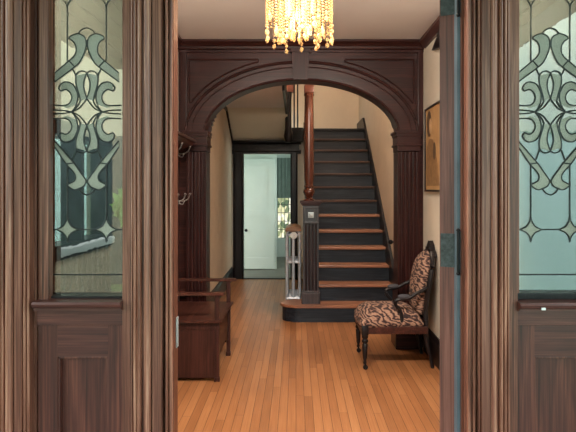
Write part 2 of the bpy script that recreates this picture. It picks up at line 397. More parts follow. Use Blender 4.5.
# ================================================================== FRONT SURROUND
def prof_casing(name, segs, zb=-.1, zt=2.5, back=.16, mat=None, base=0.0):
    """segs: list of (px0, px1, kind, depth) left to right; depth = how far towards the viewer"""
    pts = []
    for p0, p1, k, d in segs:
        x0, x1 = X(p0, ZF), X(p1, ZF)
        if k == 'f': pts += [(x0, ZF-d), (x1, ZF-d)]
        elif k == 'b':                                   # bead
            n = 8; w = (x1-x0)/2
            for i in range(n+1):
                a = PI - PI*i/n; pts.append(((x0+x1)/2 + w*math.cos(a), ZF - d[0] - d[1]*math.sin(a)))
        elif k == 'c':                                   # cove
            n = 6
            for i in range(n+1):
                t = i/n; pts.append((x0+(x1-x0)*t, ZF - d[0] - (d[1]-d[0])*t - d[2]*math.sin(PI*t)))
    clean = [pts[0]]
    for p in pts[1:]:
        if p[0] > clean[-1][0]+1e-5: clean.append(p)
        elif abs(p[1]-clean[-1][1]) > 1e-5: clean.append((clean[-1][0]+2e-5, p[1]))
    x0, x1 = clean[0][0], clean[-1][0]
    bm = BM(); prism(bm, clean + [(x1, ZF+back), (x0, ZF+back)], 'z', zb, zt)
    o = struct(name, bm, mat or M['oak']); o.data.materials.append(M['oak_bead'])
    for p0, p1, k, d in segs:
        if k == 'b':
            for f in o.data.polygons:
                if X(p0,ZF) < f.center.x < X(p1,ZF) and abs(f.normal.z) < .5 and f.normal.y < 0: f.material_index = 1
    return o
# left casing between left sidelight and the doorway
prof_casing('trim_6', [(122.5,132,'f',.0), (132,134.5,'b',(.008,.010)), (134.5,138.6,'b',(.012,.012)), (138.6,143.3,'b',(.014,.014)), (143.3,145.5,'f',.012),
  (145.5,152.6,'b',(.018,.016)), (152.6,154,'f',.006), (154,162.3,'f',.022), (162.3,163.2,'f',.018), (163.2,165.2,'f',-.03), (165.2,168.2,'b',(.0,.010)), (168.2,172.2,'b',(-.012,.012))], back=.08)
bm = BM(); box(bm, X(172.2,ZF)-.004, X(172.2,ZF)+.002, ZF+.012, ZF+.085, -.1, 2.5)
struct('trim_7', bm, M['jamb_oak'])
# right casing
rc = prof_casing('trim_8', [(467.3,471.4,'b',(-.010,.014)), (471.4,473,'f',-.01), (473,475.4,'b',(.0,.008)), (475.4,477.6,'f',-.028), (477.6,479.8,'b',(.004,.006)), (479.8,488.2,'f',.022),
  (488.2,489,'f',.006), (489,495,'b',(.018,.016)), (495,497,'f',.010), (497,501.2,'b',(.014,.014)), (501.2,505.4,'b',(.012,.012)), (505.4,508.2,'b',(.008,.010)), (508.2,517.6,'f',.0)], back=.06)
bm = BM(); box(bm, X(461,2.05), X(467.5,ZF)+.004, 2.045, 2.075, -.1, 2.5); struct('trim_16', bm, M['jamb_oak'])
# outer left casing
prof_casing('trim_9', [(-40,-8,'f',.0), (-8,0,'f',.022), (0,4.3,'b',(.012,.012)), (4.3,7.6,'b',(.014,.012)), (7.6,8.6,'f',.01), (8.6,16,'b',(.018,.016)), (16,17,'f',.006), (17,24.6,'f',.022), (24.6,27.6,'b',(.008,.010)), (27.6,30.4,'b',(.002,.010)), (30.4,33,'f',-.03), (33,35.6,'b',(-.045,.008))], mat=M['oak'])
bm = BM(); box(bm, X(606,ZF), XR+.03, ZF-.02, ZF+.16, -.1, 2.5); struct('trim_10', bm, M['oak'])
bm = BM(); box(bm, X(-40,ZF), XR+.03, ZF-.03, ZF+.16, 2.36, 2.52); struct('trim_11', bm, M['oak_h'])

# ---- sidelights: leaded glass + panel below
def U(pts): return pts
half = [
 [(-8.5,33.6),(-5,29.8),(0,28)],
 [(-8.5,33.6),(-14,35),(-17.7,38.2),(-13.2,42),(-11,47),(-11.2,53),(-14,57.5),(-17.7,60.8),(-32,73)],
 [(-8.5,33.6),(-3,36.3),(-.8,41),(-1.2,49),(-6,60.5),(-12,67),(-32,82)],
 [(-17.7,60.8),(-12.5,66.5)], [(-14.5,68.5),(-11.2,75)],
 [(-19.5,8),(-19.5,61)], [(-19.5,8),(-21,3),(-26,-2),(-31,-5)], [(-19.5,8),(-18,3),(-13,-2),(-6,-6)],
 [(-32,147),(-20.4,164),(-14,171),(-11.3,176),(-12.5,181),(-19,185),(-13,189.6),(-8,188.5),(-3,186),(-.8,181),(-3,177),(-8,170),(-13,163),(-32,141)],
 [(-8,188.7),(-4.5,193),(0,195)], [(-20.4,164),(-13,163)] , [(-11,150),(-14.5,160)],
 [(-19.5,163),(-19.5,217)], [(-19.5,241),(-19.5,300)],
 [(-19.5,216),(-18.5,221),(-15,226.5),(-9.5,229.5),(-15,232.5),(-18.5,237),(-19.5,242),(-20.5,237),(-24,232.5),(-29.5,229.5),(-24,226.5),(-20.5,221),(-19.5,216)],
 [(-9.5,229.5),(0,229.5)], [(-29.5,229.5),(-40,229.5)], [(-40,274.5),(0,274.5)],
]
mid = [   # mirrored about v = 112
 [(-11,76),(-8.5,72.3),(-4,71),(0,73)], [(0,73),(-3,82),(-2.6,90),(0,98.5)],
 [(-11,76),(-10.8,84),(-7.6,95),(-6.5,101)], [(0,98.5),(-3,103),(-8,108.5),(-15.2,112)],
 [(-6.5,101),(-9,106),(-15.2,112)], 
 [(-28,88),(-25.5,84),(-21,82),(-14.5,84),(-10.6,90),(-9,97),(-11,106),(-15.2,112)],
 [(-28,88),(-26,91),(-21,89.6),(-16.8,92.5),(-15,98),(-17.5,103.5),(-23,105.6),(-34,105.2)],
 [(-15.2,112),(-23,110.6),(-34,110)], 
]
lines = list(half)
for l in mid: lines.append(l); lines.append([(u, 224-v) for u, v in l])
strips = [  # textured glass bands, quad strips between two polylines (left half)
 ([(-8.5,33.6),(-14,35),(-17.7,38.2),(-13.2,42),(-11,47),(-11.2,53),(-14,57.5),(-17.7,60.8),(-32,73)], [(-8.5,33.6),(-3,36.3),(-.8,41),(-1,45),(-1.2,49),(-3,54),(-6,60.5),(-12,67),(-32,82)]),
 ([(-32,147),(-20.4,164),(-14,171),(-11.3,176),(-12.5,181),(-19,185),(-13,189.6)], [(-32,141),(-13,163),(-8,170),(-3,177),(-.8,181),(-3,186),(-8,188.5)]),
]
sm = [([(-11,76),(-10.8,84),(-7.6,95),(-6.5,101)], [(0,73),(-3,82),(-2.6,90),(0,98.5)]),
      ([(-25.5,84),(-21,82),(-14.5,84),(-10.6,90),(-9,97),(-11,104),(-20,108)], [(-26,91),(-21,89.6),(-16.8,92.5),(-15,98),(-17.5,103.5),(-20,105),(-26,105.6)])]
for a, b_ in sm: strips.append((a, b_)); strips.append(([(u,224-v) for u,v in a], [(u,224-v) for u,v in b_]))
def clip_u(p, lo, hi): return (max(lo, min(hi, p[0])), p[1])
def sidelight(name, cpx, g0, g1, gbot, fx0, fx1, rail_y, pan0, pan1, side):
    ZG = ZF + .075
    w = BM(); lo, hi = g0-cpx, g1-cpx
    def pt(u, v, z=ZG): return (X(cpx+u, ZG), z, HZ(v, ZG))
    zb = HZ(gbot, ZG)
    box(w, X(g0,ZG)-.01, X(g1,ZG)+.01, ZG, ZG+.004, zb-.01, 2.36)
    root = bpy.data.objects.new(name, None); COL.objects.link(root); root.location = (X(cpx,ZF), ZF, zb); root['kind'] = 'structure'
    obj('glass', w, M['glass'], root)
    c = BM()
    for l in lines:
        for s in (1, -1):
            q = [clip_u((u*s, v), lo, hi) for u, v in l if v <= gbot+2]
            if len(q) < 2: continue
            if len(set(p[0] for p in q)) == 1 and q[0][0] in (lo, hi): continue
            P3 = [Vector(pt(u, min(v, gbot), ZG-.002)) for u, v in q]
            if len(P3) > 2: P3 = smooth_pts(P3, 4)
            r = [P3[0]]
            for p in P3[1:]:
                if (p-r[-1]).length > .0008: r.append(p)
            if len(r) > 1: tube(c, r, .0027, 6, flat=1)
    # repeat of the top pattern above the frame edge
    obj('lead_came', c, M['came'], root, smooth=True)
    g = BM()
    for a, b_ in strips:
        for s in (1, -1):
            A = smooth_pts([Vector(pt(*clip_u((u*s, v), lo, hi), ZG-.0015)) for u, v in a], 3)
            B = smooth_pts([Vector(pt(*clip_u((u*s, v), lo, hi), ZG-.0015)) for u, v in b_], 3)
            n = max(len(A), len(B))
            A = [A[round(i*(len(A)-1)/(n-1))] for i in range(n)]; B = [B[round(i*(len(B)-1)/(n-1))] for i in range(n)]
            for i in range(n-1):
                vs = [A[i], A[i+1], B[i+1], B[i]]
                if ((vs[0]-vs[1]).length < 1e-5 and (vs[2]-vs[3]).length < 1e-5): continue
                try:
                    f0 = [g.verts.new(v) for v in vs]; g.faces.new(f0)
                    f1 = [g.verts.new(v+Vector((0,.0012,0))) for v in vs]; g.faces.new(f1[::-1])
                except ValueError: pass
    for s in (1, -1):
        st_ = [(-19.5,216),(-18.5,221),(-15,226.5),(-9.5,229.5),(-15,232.5),(-18.5,237),(-19.5,242),(-20.5,237),(-24,232.5),(-29.5,229.5),(-24,226.5),(-20.5,221)]
        q = [pt(*clip_u((u*s, v), lo, hi), ZG-.0015) for u, v in st_]
        ce = g.verts.new(pt(-19.5*s, 229.5, ZG-.0015)); vs = [g.verts.new(p) for p in q]
        for i in range(len(vs)): g.faces.new((ce, vs[i], vs[(i+1) % len(vs)]))
    bmesh.ops.recalc_face_normals(g, faces=g.faces[:])
    lab(obj('textured_glass', g, M['pebble'], root), 'cloudy granite-textured glass pieces')
    # frame: stiles, sill, bottom panel
    f = BM()
    xa, xb = X(fx0,ZF), X(fx1,ZF)
    box(f, xa, X(g0,ZG), ZG-.03, ZG+.05, zb-.03, 2.40); box(f, X(g1,ZG)-.002, max(xb, X(g1,ZG)+.01), ZG-.012, ZG+.05, zb-.03, 2.40)
    obj('window_frame', f, M['oak'], root)
    f = BM(); zr = HZ(rail_y, ZF)
    box(f, xa, xb, ZG-.035, ZG+.05, zr+.008, zb, .003); 
    lab(obj('glazing_bead', f, M['black_wood'], root), 'dark bead under the glass')
    f = BM()
    prism(f, [(ZG+.05, zr+.012), (ZF-.028, zr+.012), (ZF-.032, zr+.004), (ZF-.028, zr-.006), (ZF-.016, zr-.012), (ZF-.016, zr-.020), (ZG+.05, zr-.020)], 'x', xa, xb)
    obj('window_sill', f, M['oak_h'], root)
    f = BM(); pt0 = HZ(358.5, ZF); p0, p1 = X(pan0,ZF), X(pan1,ZF)
    box(f, xa, p0, ZF+.022, ZF+.09, -.1, zr-.018); box(f, p1, xb, ZF+.022, ZF+.09, -.1, zr-.018)
    obj('panel_stile', f, M['oak_panel'], root)
    f = BM(); box(f, p0, p1, ZF+.022, ZF+.09, pt0, zr-.018); box(f, p0, p1, ZF+.022, ZF+.09, .0, .25); box(f, xa, xb, ZF+.010, ZF+.024, HZ(326,ZF), zr-.018, .002)
    obj('panel_rail', f, M['oak_h'], root)
    f = BM(); box(f, p0, p1, ZF+.048, ZF+.085, .25, pt0)
    for (q0, q1, r0, r1) in ((p0, p0+.008, .25, pt0), (p1-.008, p1, .25, pt0), (p0, p1, pt0-.008, pt0)):
        box(f, q0, q1, ZF+.024, ZF+.05, r0, r1, .002)
    obj('panel_field', f, M['oak_panel'], root)
    return root
sidelight('window_1', 87.0, 49.0, 124, 294.5, 35.4, 122.8, 304, 55, 106, -1)
sidelight('window_2', 550.2, 516, 583, 291.5, 517.4, 606, 305, 537, 590, 1)
bm = BM(); box(bm, X(537.8,ZF), X(541.6,ZF), ZF-.0345, ZF-.0285, HZ(308.2,ZF), HZ(306,ZF)); tag(obj('sticker', bm, M['white'], origin=(X(539.7,ZF), ZF-.0165, HZ(308,ZF))), 'tiny white sticker on the sill rail under the right sidelight', 'sticker')
# golden reveal left of the left sidelight glass
bm = BM(); box(bm, X(35.4,ZF), X(46.0,ZF), ZF+.020, ZF+.06, HZ(304,ZF), 2.4, .004)
struct('trim_12', bm, M['oak'])

# ---- front door, swung open into the vestibule
ang = R(29)
piv = Vector((X(457.6, 2.08), 2.085, 0))
dr = bpy.data.objects.new('door_1', None); COL.objects.link(dr); dr.location = (0,0,0); dr['kind'] = 'structure'
def rot_to(bm):
    bmesh.ops.transform(bm, matrix=Matrix.Translation(piv) @ Matrix.Rotation(-ang, 4, 'Z'), verts=bm.verts[:])
TH = .066; W = .93
# local: door runs along +y from the pivot, thickness to -x
def dpart(name, bm, mat, **k): rot_to(bm); return obj(name, bm, mat, dr, **k)
bm = BM()
for a, b_ in ((.006, .12), (W-.12, W)): box(bm, -TH, -.004, a, b_, .01, 2.32)
dpart('door_stile', bm, M['door'])
bm = BM()
for a, b_ in ((.01, .26), (1.02, 1.18), (2.2, 2.32)): box(bm, -TH+.001, -.005, .12, W-.12, a, b_)
dpart('door_rail', bm, M['door'])
bm = BM(); box(bm, -TH+.012, -.016, .12, W-.12, .26, 1.02); box(bm, -TH+.012, -.016, .12, W-.12, 1.18, 2.2)
dpart('door_panel', bm, M['door'])
for zc, hh in ((HZ(251,2.08), .062), (HZ(-4,2.08), .062), (.25, .062)):
    bm = BM(); box(bm, -TH+.004, -.010, .0015, .008, zc-hh, zc+hh, .001)
    for i, (sx, sz) in enumerate(((-.03, .6), (-.045, 0.0), (-.03, -.55))): 
        tube(bm, [(sx, -.001, zc+sz*hh), (sx, .003, zc+sz*hh)], .005)
    h = lab(dpart('hinge_leaf', bm, M['bronze']), 'verdigris hinge leaf')
    bm = BM(); px_, py_ = X(458.2, 2.05), 2.050
    tube(bm, [(px_, py_, zc-hh-.012), (px_, py_, zc+hh+.012)], .0055, 10)
    ball(bm, (px_, py_, zc+hh+.016), .0075); ball(bm, (px_, py_, zc-hh-.016), .0075)
    obj('hinge_pin', bm, M['iron'], h, smooth=True)
bm = BM(); box(bm, X(457.0,2.06), X(461.2,2.05), 2.058, 2.12, 0, 2.36); struct('trim_13', bm, M['jamb_blue'])
# strike plate on the left jamb
bm = BM(); xs = X(178.2, ZF+.09)
box(bm, X(172.2,ZF)+.0021, X(172.2,ZF)+.005, ZF+.055, ZF+.084, HZ(347,ZF+.07), HZ(317,ZF+.07), .001)
tag(obj('strike_plate', bm, M['steel'], origin=(X(172.2,ZF)+.017, ZF+.12, HZ(347,ZF+.11))), 'narrow pale metal strike plate on the left door jamb', 'strike plate')

# ================================================================== ARCHWAY
arch = thing('archway', (X(301.5,ZA0), ZA0, 0), 'dark carved wooden archway with keystone and fluted pilasters between entry and stair hall', 'archway')
cx = 301.5
def AX(px): return X(px, ZA0)
def AZ(py): return HZ(py, ZA0)
def ell(a, b_, cy=135, n=40, lo=0, hi=PI):
    return [(AX(cx + a*math.cos(lo+(hi-lo)*i/n)), AZ(cy - b_*math.sin(lo+(hi-lo)*i/n))) for i in range(n+1)]
def ringband(bm, inner, outer, y0, y1):
    n = len(inner); V = []
    for i in range(n):
        V.append([bm.verts.new((inner[i][0], y0, inner[i][1])), bm.verts.new((outer[i][0], y0, outer[i][1])), bm.verts.new((outer[i][0], y1, outer[i][1])), bm.verts.new((inner[i][0], y1, inner[i][1]))])
    for i in range(n-1):
        for k in range(4): bm.faces.new((V[i][k], V[i+1][k], V[i+1][(k+1) % 4], V[i][(k+1) % 4]))
    bm.faces.new(V[0]); bm.faces.new(V[-1][::-1]); bmesh.ops.recalc_face_normals(bm, faces=bm.faces[:])
# field with the elliptical hole
bm = BM()
inner = ell(100, 57); n = len(inner)-1
outer = []
xl, xr, zt = XL+.001, XR-.001, CF-.001
for i, (x, z) in enumerate(inner):
    a = PI*i/n; dx, dz = math.cos(a)*100, math.sin(a)*57
    ox, oz = AX(cx+dx), z
    t = 1e9
    c0 = (AX(cx), AZ(135)); d = (x-c0[0], z-c0[1])
    if d[0] > 1e-6: t = min(t, (xr-c0[0])/d[0])
    if d[0] < -1e-6: t = min(t, (xl-c0[0])/d[0])
    if d[1] > 1e-6: t = min(t, (zt-c0[1])/d[1])
    outer.append((c0[0]+d[0]*t, c0[1]+d[1]*t))
ringband(bm, inner, outer, ZA0+.03, ZA1)
# corner fill
for s, xe in ((0, xl), (1, xr)):
    idx = [i for i in range(n+1) if (outer[i][0] < AX(cx)) == (s == 0)]
    top = [i for i in idx if abs(outer[i][1]-zt) < 1e-4]; 
    a = (top[-1] if s == 0 else top[0]); 
    sidei = [i for i in idx if abs(outer[i][1]-zt) >= 1e-4]; b_ = (sidei[0] if s == 0 else sidei[-1])
    prism(bm, [outer[a], (xe, zt), outer[b_]], 'y', ZA0+.03, ZA1)
# side jamb masonry behind pilasters
box(bm, XL+.001, AX(204.5), ZA0+.03, ZA1, 0, AZ(135)+.01); box(bm, AX(398.5), XR-.001, ZA0+.03, ZA1, 0, AZ(135)+.01)
obj('arch_spandrel', bm, M['mahog_x'], arch)
bm = BM(); ringband(bm, ell(97,55), ell(115,71.5), ZA0+.005, ZA1+.02); obj('arch_ring', bm, M['mahog_x'], arch)
bm = BM()
tube(bm, [(x, ZA0+.004, z) for x, z in ell(116.5, 73.2)], .014, 8)
tube(bm, [(x, ZA0+.010, z) for x, z in ell(98.2, 56)], .012, 8)
tube(bm, [(x, ZA0+.006, z) for x, z in ell(110.5, 68)], .006, 8)
obj('arch_bead', bm, M['mahog_x'], arch, smooth=True)
# spandrel panel mouldings
e2 = ell(122, 79, 135, 60)
for s in (-1, 1):
    bm = BM()
    x_out, x_in = AX(cx+s*113), AX(cx+s*30)
    top = AZ(59)
    arc = [(x, z) for x, z in e2 if (x-AX(cx))*s > .28 and abs(x-AX(cx)) < abs(x_out-AX(cx)) and z < top-.012]
    if s == -1: arc = arc[::-1]
    arc.sort(key=lambda p: -abs(p[0]-AX(cx)))
    loop = [(x_out, arc[0][1]), (x_out, top), (AX(cx)+(arc[-1][0]-AX(cx)), top)]
    P3 = [(p[0], ZA0+.028, p[1]) for p in loop]
    for a, b_ in zip(P3, P3[1:]): tube(bm, [a, b_], .008, 6)
    tube(bm, [(p[0], ZA0+.028, p[1]) for p in [loop[-1]]+arc[::-1]], .008, 6)
    obj('panel_moulding', bm, M['mahog_x'], arch, smooth=True)
# cornice
bm = BM()
cz = CF-.001
prism(bm, [(ZA0+.05, cz), (ZA0-.055, cz), (ZA0-.055, cz-.018), (ZA0-.04, cz-.03), (ZA0-.015, cz-.055), (ZA0-.01, cz-.075), (ZA0+.012, cz-.082), (ZA0+.012, cz-.105), (ZA0+.05, cz-.105)], 'x', XL+.001, XR-.001)
obj('cornice', bm, M['mahog_x'], arch)
for a, b_ in ((180.5, 186), (418.5, 423.5)):
    bm = BM(); box(bm, AX(a), AX(b_), ZA0+.012, ZA0+.04, AZ(135), cz-.1, .003)
    obj('panel_stile', bm, M['mahog'], arch)
# keystone
bm = BM()
prism(bm, [(AX(291.5), AZ(50)), (AX(309.5), AZ(50)), (AX(308), AZ(80)), (AX(293), AZ(80))], 'y', ZA0-.03, ZA0+.04)
box(bm, AX(290.5), AX(310.5), ZA0-.04, ZA0+.04, AZ(53), AZ(49), .004)
obj('keystone', bm, M['mahog'], arch)
# pilasters
def pilaster(px0, px1, s):
    x0, x1 = AX(px0), AX(px1); w = x1-x0
    bm = BM(); pts = [(x0, ZA0+.035), (x0, ZA0-.02)]
    nf = 5; m_ = .012; fw = (w-2*m_)/nf
    for i in range(nf):
        a = x0+m_+i*fw; r = fw*.36; c = a+fw/2
        for k in range(7):
            t = PI*k/6; pts.append((c - r*math.cos(t), ZA0-.02+r*.9*math.sin(t)))
    pts += [(x1, ZA0-.02), (x1, ZA1+.02), (x0+(x1-x0)*.02, ZA1+.02)]
    pts = [pts[0]]+[p for p in pts[1:]]
    prism(bm, [(x0, ZA1+.02)]+pts[1:-1], 'z', .30, AZ(152))
    p = obj('pilaster', bm, M['mahog'], arch)
    bm = BM(); zt = AZ(131)
    for dz0, dz1, ex in ((0, .022, .028), (.022, .05, .016), (.05, .12, .006), (.12, .14, .018), (.14, .19, .004)):
        box(bm, x0-ex, x1+min(ex, .02), ZA0-.02-ex, ZA1+.02+ex*.5, zt-dz1, zt-dz0, .002)
    obj('capital', bm, M['mahog_x'], p)
    bm = BM()
    for z0_, z1_, ex in ((0, .20, .022), (.20, .235, .014), (.235, .30, .004)):
        box(bm, x0-ex, x1+min(ex,.018), ZA0-.02-ex, ZA1+.02+ex*.5, z0_, z1_, .003)
    obj('plinth', bm, M['mahog_x'], p)
    # carved bracket showing behind the springing
    bm = BM(); xi = x1 if s < 0 else x0; d = 1 if s < 0 else -1
    pr = [(0,.02),(.05,.02),(.058,-.005),(.035,-.02),(.04,-.05),(.022,-.06),(.028,-.085),(.012,-.10),(.014,-.125),(0,-.16)]
    bz = AZ(108 if s > 0 else 113)
    prism(bm, [(xi+d*a, bz+b_) for a, b_ in pr] + [(xi-d*.01, bz-.16), (xi-d*.01, bz+.02)], 'y', ZA1+.0, ZA1+.07)
    obj('carved_bracket', bm, M['mahog'], p)
pilaster(186.5, 206.5, -1); pilaster(397.5, 419.5, 1)

# ================================================================== STAIRCASE
stair = thing('staircase', (.66, Z0, 0), 'dark painted staircase with worn wooden treads and fluted newel, beyond the archway', 'staircase')
SX0, SX1 = .215, HR-.03
def stepz(k): return Z0 + (k-1)*RT
# curtail step
def curtail(off_, z0_, z1_, mat, name):
    bm = BM(); x_c, y_c, r = .04, Z0+.165, .165+off_
    pts = [(HR-.005, Z0+.42), (HR-.005, Z0-off_)]
    for i in range(13):
        a = -PI/2 - PI*i/12; pts.append((x_c+(r+.03)*math.cos(a), y_c+r*math.sin(a)))
    pts += [(.10, y_c+r), (.10, Z0+.42)]
    prism(bm, pts, 'z', z0_, z1_); bmesh.ops.bevel(bm, geom=[e for e in bm.edges if abs(e.verts[0].co.z-e.verts[1].co.z) < 1e-6], offset=.006, segments=2, affect='EDGES') if name == 'tread' else None
    return obj(name, bm, mat, stair)
curtail(0, 0, RH-.03, M['riser'], 'riser'); curtail(.028, RH-.03, RH, M['tread'], 'tread')
for k in range(2, 14):
    y = stepz(k); bm = BM(); box(bm, SX0-.02, SX1, y+.0, y+.02, (k-1)*RH-.002, k*RH-.03)
    box(bm, SX0-.02, SX1, y-.012, y+.001, k*RH-.045, k*RH-.03, .004)
    obj('riser', bm, M['riser'], stair)
    if k < 13:
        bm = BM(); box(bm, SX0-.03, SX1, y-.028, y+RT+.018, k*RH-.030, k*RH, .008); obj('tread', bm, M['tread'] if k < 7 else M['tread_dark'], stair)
bm = BM(); box(bm, -.13, HR-.001, stepz(13)-.028, 10.4, 13*RH-.03, 13*RH, .006); box(bm, -.13, HR-.001, stepz(13)+.03, 10.4, 13*RH-.2, 13*RH-.03); obj('landing', bm, M['black_wood'], stair)
# skirt on the wall, closed stringer, spandrel panelling on the left
sl = RH/RT
def zline(y, d): return RH*2 + (y-stepz(2))*sl + d
bm = BM(); ya, yb = 6.33, 9.66
prism(bm, [(ya-.02, 0), (ya-.02, zline(ya, .20)), (yb-.14, 13*RH+.20), (10.4, 13*RH+.20) , (10.4, 13*RH-.1), (9.5, 13*RH-.25), (6.9, 0)], 'x', HR-.032, HR-.001)
obj('skirt_board', bm, M['black_wood'], stair)
bm = BM(); yb = 9.33
prism(bm, [(6.60, 0), (6.60, zline(6.60, .04)), (yb, zline(yb, .04)), (yb, 0)], 'x', .135, .212)
obj('spandrel_wall', bm, M['plaster_back'], stair)
bm = BM()
prism(bm, [(6.60, .02), (6.60, zline(6.60,.10)), (yb, zline(yb,.10)), (yb, zline(yb,-.22)), (6.86, .02)], 'x', .122, .135)
obj('stringer', bm, M['black_wood'], stair)
bm = BM(); prism(bm, [(6.56, zline(6.56,.83)), (6.56, zline(6.56,.89)), (yb, zline(yb,.89)), (yb, zline(yb,.83))], 'x', .145, .195)
obj('handrail', bm, M['redwood'], stair)
for i in range(11):
    y = 6.75 + i*.25; bm = BM(); z0_, z1_ = zline(y, .03), zline(y, .84)
    L = z1_-z0_
    lathe(bm, [(.016, z0_), (.016, z0_+.12*L), (.009, z0_+.16*L), (.015, z0_+.3*L), (.008, z0_+.8*L), (.015, z0_+.85*L), (.015, z1_)], .17, y, 10)
    obj('baluster', bm, M['black_wood'], stair, smooth=True)
# newel
NX, NY, NW = .168, 6.49, .088
bm = BM(); pts = []
c0, c1 = NX-NW, NX+NW; yf = NY-NW
pts = [(c0, NY+NW), (c0, yf)]
nf = 4; m_ = .014; fw = (2*NW-2*m_)/nf
for i in range(nf):
    c = c0+m_+fw*(i+.5); r = fw*.36
    for k in range(7): t = PI*k/6; pts.append((c-r*math.cos(t), yf+r*math.sin(t)))
pts += [(c1, yf), (c1, NY+NW)]
prism(bm, pts, 'z', .19, HZ(224, yf)); newel = obj('newel_post', bm, M['newel_wood'], stair)
bm = BM(); zc0, zc1 = HZ(224,yf), HZ(206,yf); box(bm, c0, c1, yf, NY+NW, zc0, zc1)
f_ = yf-.012
for (a, b_, z0_, z1_) in ((c0, c1, zc1-.03, zc1-.008), (c0, c1, zc0+.004, zc0+.026), (c0, c0+.026, zc0+.02, zc1-.02), (c1-.026, c1, zc0+.02, zc1-.02)): box(bm, a, b_, f_, yf, z0_, z1_, .004)
obj('newel_block', bm, M['newel_wood'], newel)
bm = BM(); zc = (zc0+zc1)/2; box(bm, NX-.032, NX+.032, yf-.006, yf+.002, zc-.032, zc+.032, .003)
for i in range(4):
    a = PI/4+i*PI/2; ball(bm, (NX+.014*math.cos(a), yf-.008, zc+.014*math.sin(a)), .011, 8, (1,.6,1))
ball(bm, (NX, yf-.012, zc), .008, 8)
lab(obj('rosette', bm, M['steel'], newel, smooth=True), 'small pale carved rosette')
bm = BM()
for z0_, z1_, ex in ((HZ(206,yf), HZ(204.6,yf), .010), (HZ(204.6,yf), HZ(203,yf), .022), (HZ(203,yf), HZ(200.8,yf), .036)): box(bm, c0-ex, c1+ex, yf-ex, NY+NW+ex, z0_, z1_, .003)
obj('newel_cap', bm, M['mahog_x'], newel)
bm = BM(); box(bm, c0-.016, c1+.016, yf-.016, NY+NW+.016, .19, .315, .004); box(bm, c0-.008, c1+.008, yf-.008, NY+NW+.008, .315, .335, .004)
obj('newel_plinth', bm, M['newel_wood'], newel)
# turned column on the newel
CX, CY = .148, 6.49; zz = HZ(200.8, yf)
bm = BM()
lathe(bm, [(.062, zz), (.062, zz+.014), (.045, zz+.022), (.035, zz+.035), (.040, zz+.048), (.058, zz+.070), (.068, zz+.098), (.062, zz+.125), (.046, zz+.142), (.040, zz+.150), (.056, zz+.158), (.056, zz+.170), (.046, zz+.180), (.056, zz+.25), (.057, zz+.55), (.054, zz+.95), (.050, HZ(95,CY)-.02), (.060, HZ(95,CY)), (.05, HZ(94,CY)+.01), (.05, HZ(92,CY))], CX, CY, 28)
obj('turned_column', bm, M['redwood'], newel, smooth=True)
bm = BM(); box(bm, CX-.056, CX+.056, CY-.056, CY+.056, HZ(92.5,CY-.05), HZ(85,CY-.05), .010); box(bm, CX-.04, CX+.04, CY-.04, CY+.04, HZ(85,CY-.05), 2.74)
lab(obj('column_block', bm, M['clay'], newel, smooth=True), 'reddish block at the column head')
# far upper newel and gallery balusters
UY = 8.8
bm = BM(); un = X(288.3, UY)
lathe(bm, [(.045, 2.20), (.06, 2.24), (.07, 2.30), (.06, 2.36), (.05, 2.42), (.048, 2.8), (.055, HZ(93,UY)), (.06, HZ(92,UY))], un, UY, 16)
upn = obj('newel_post', bm, M['black_wood'], stair, smooth=True)
bm = BM(); box(bm, un-.08, un+.08, UY-.08, UY+.08, HZ(92.5,UY), HZ(83,UY), .012); lab(obj('newel_block', bm, M['clay'], upn, smooth=True), 'reddish block on the upper newel')
bm = BM(); box(bm, un-.05, un+.05, UY-.05, UY+.05, HZ(83,UY), 3.5); obj('newel_shaft', bm, M['black_wood'], upn)
bm = BM(); box(bm, X(290.5,9.1), X(303,9.1), 9.1, 9.3, HZ(141.5,9.1), HZ(127.5,9.1), .006)
for i in range(5): box(bm, X(291.3+i*2.2,9.1), X(292.3+i*2.2,9.1), 9.085, 9.1, HZ(140,9.1), HZ(129,9.1))
obj('landing_fascia', bm, M['black_wood'], stair)
for px in (294.2, 297.6):
    bm = BM(); lathe(bm, [(.012, 2.46), (.014, 2.6), (.012, 2.7), (.012, 3.35)], X(px, 9.15), 9.15, 8); obj('baluster', bm, M['black_wood'], stair, smooth=True)
bm = BM(); box(bm, -.13, HR-.001, 6.42, 6.60, 2.70, 2.95); struct('trim_14', bm, M['mahog_x'])
bm = BM(); box(bm, -.16, -.13, 6.60, 8.75, 2.62, 2.90); struct('trim_15', bm, M['black_wood'])

# knob on the stair wall
kz = 6.62; bm = BM(); ky = HZ(242, kz); ball(bm, (HR-.045, kz, ky), .028, 14); tube(bm, [(HR-.04, kz, ky), (HR, kz, ky)], .010); tube(bm, [(HR-.006, kz, ky), (HR, kz, ky)], .022, 12)
tag(obj('coat_peg', bm, M['iron'], origin=(HR, kz, ky), smooth=True), 'small round black peg on the plaster wall beside the stairs', 'peg')

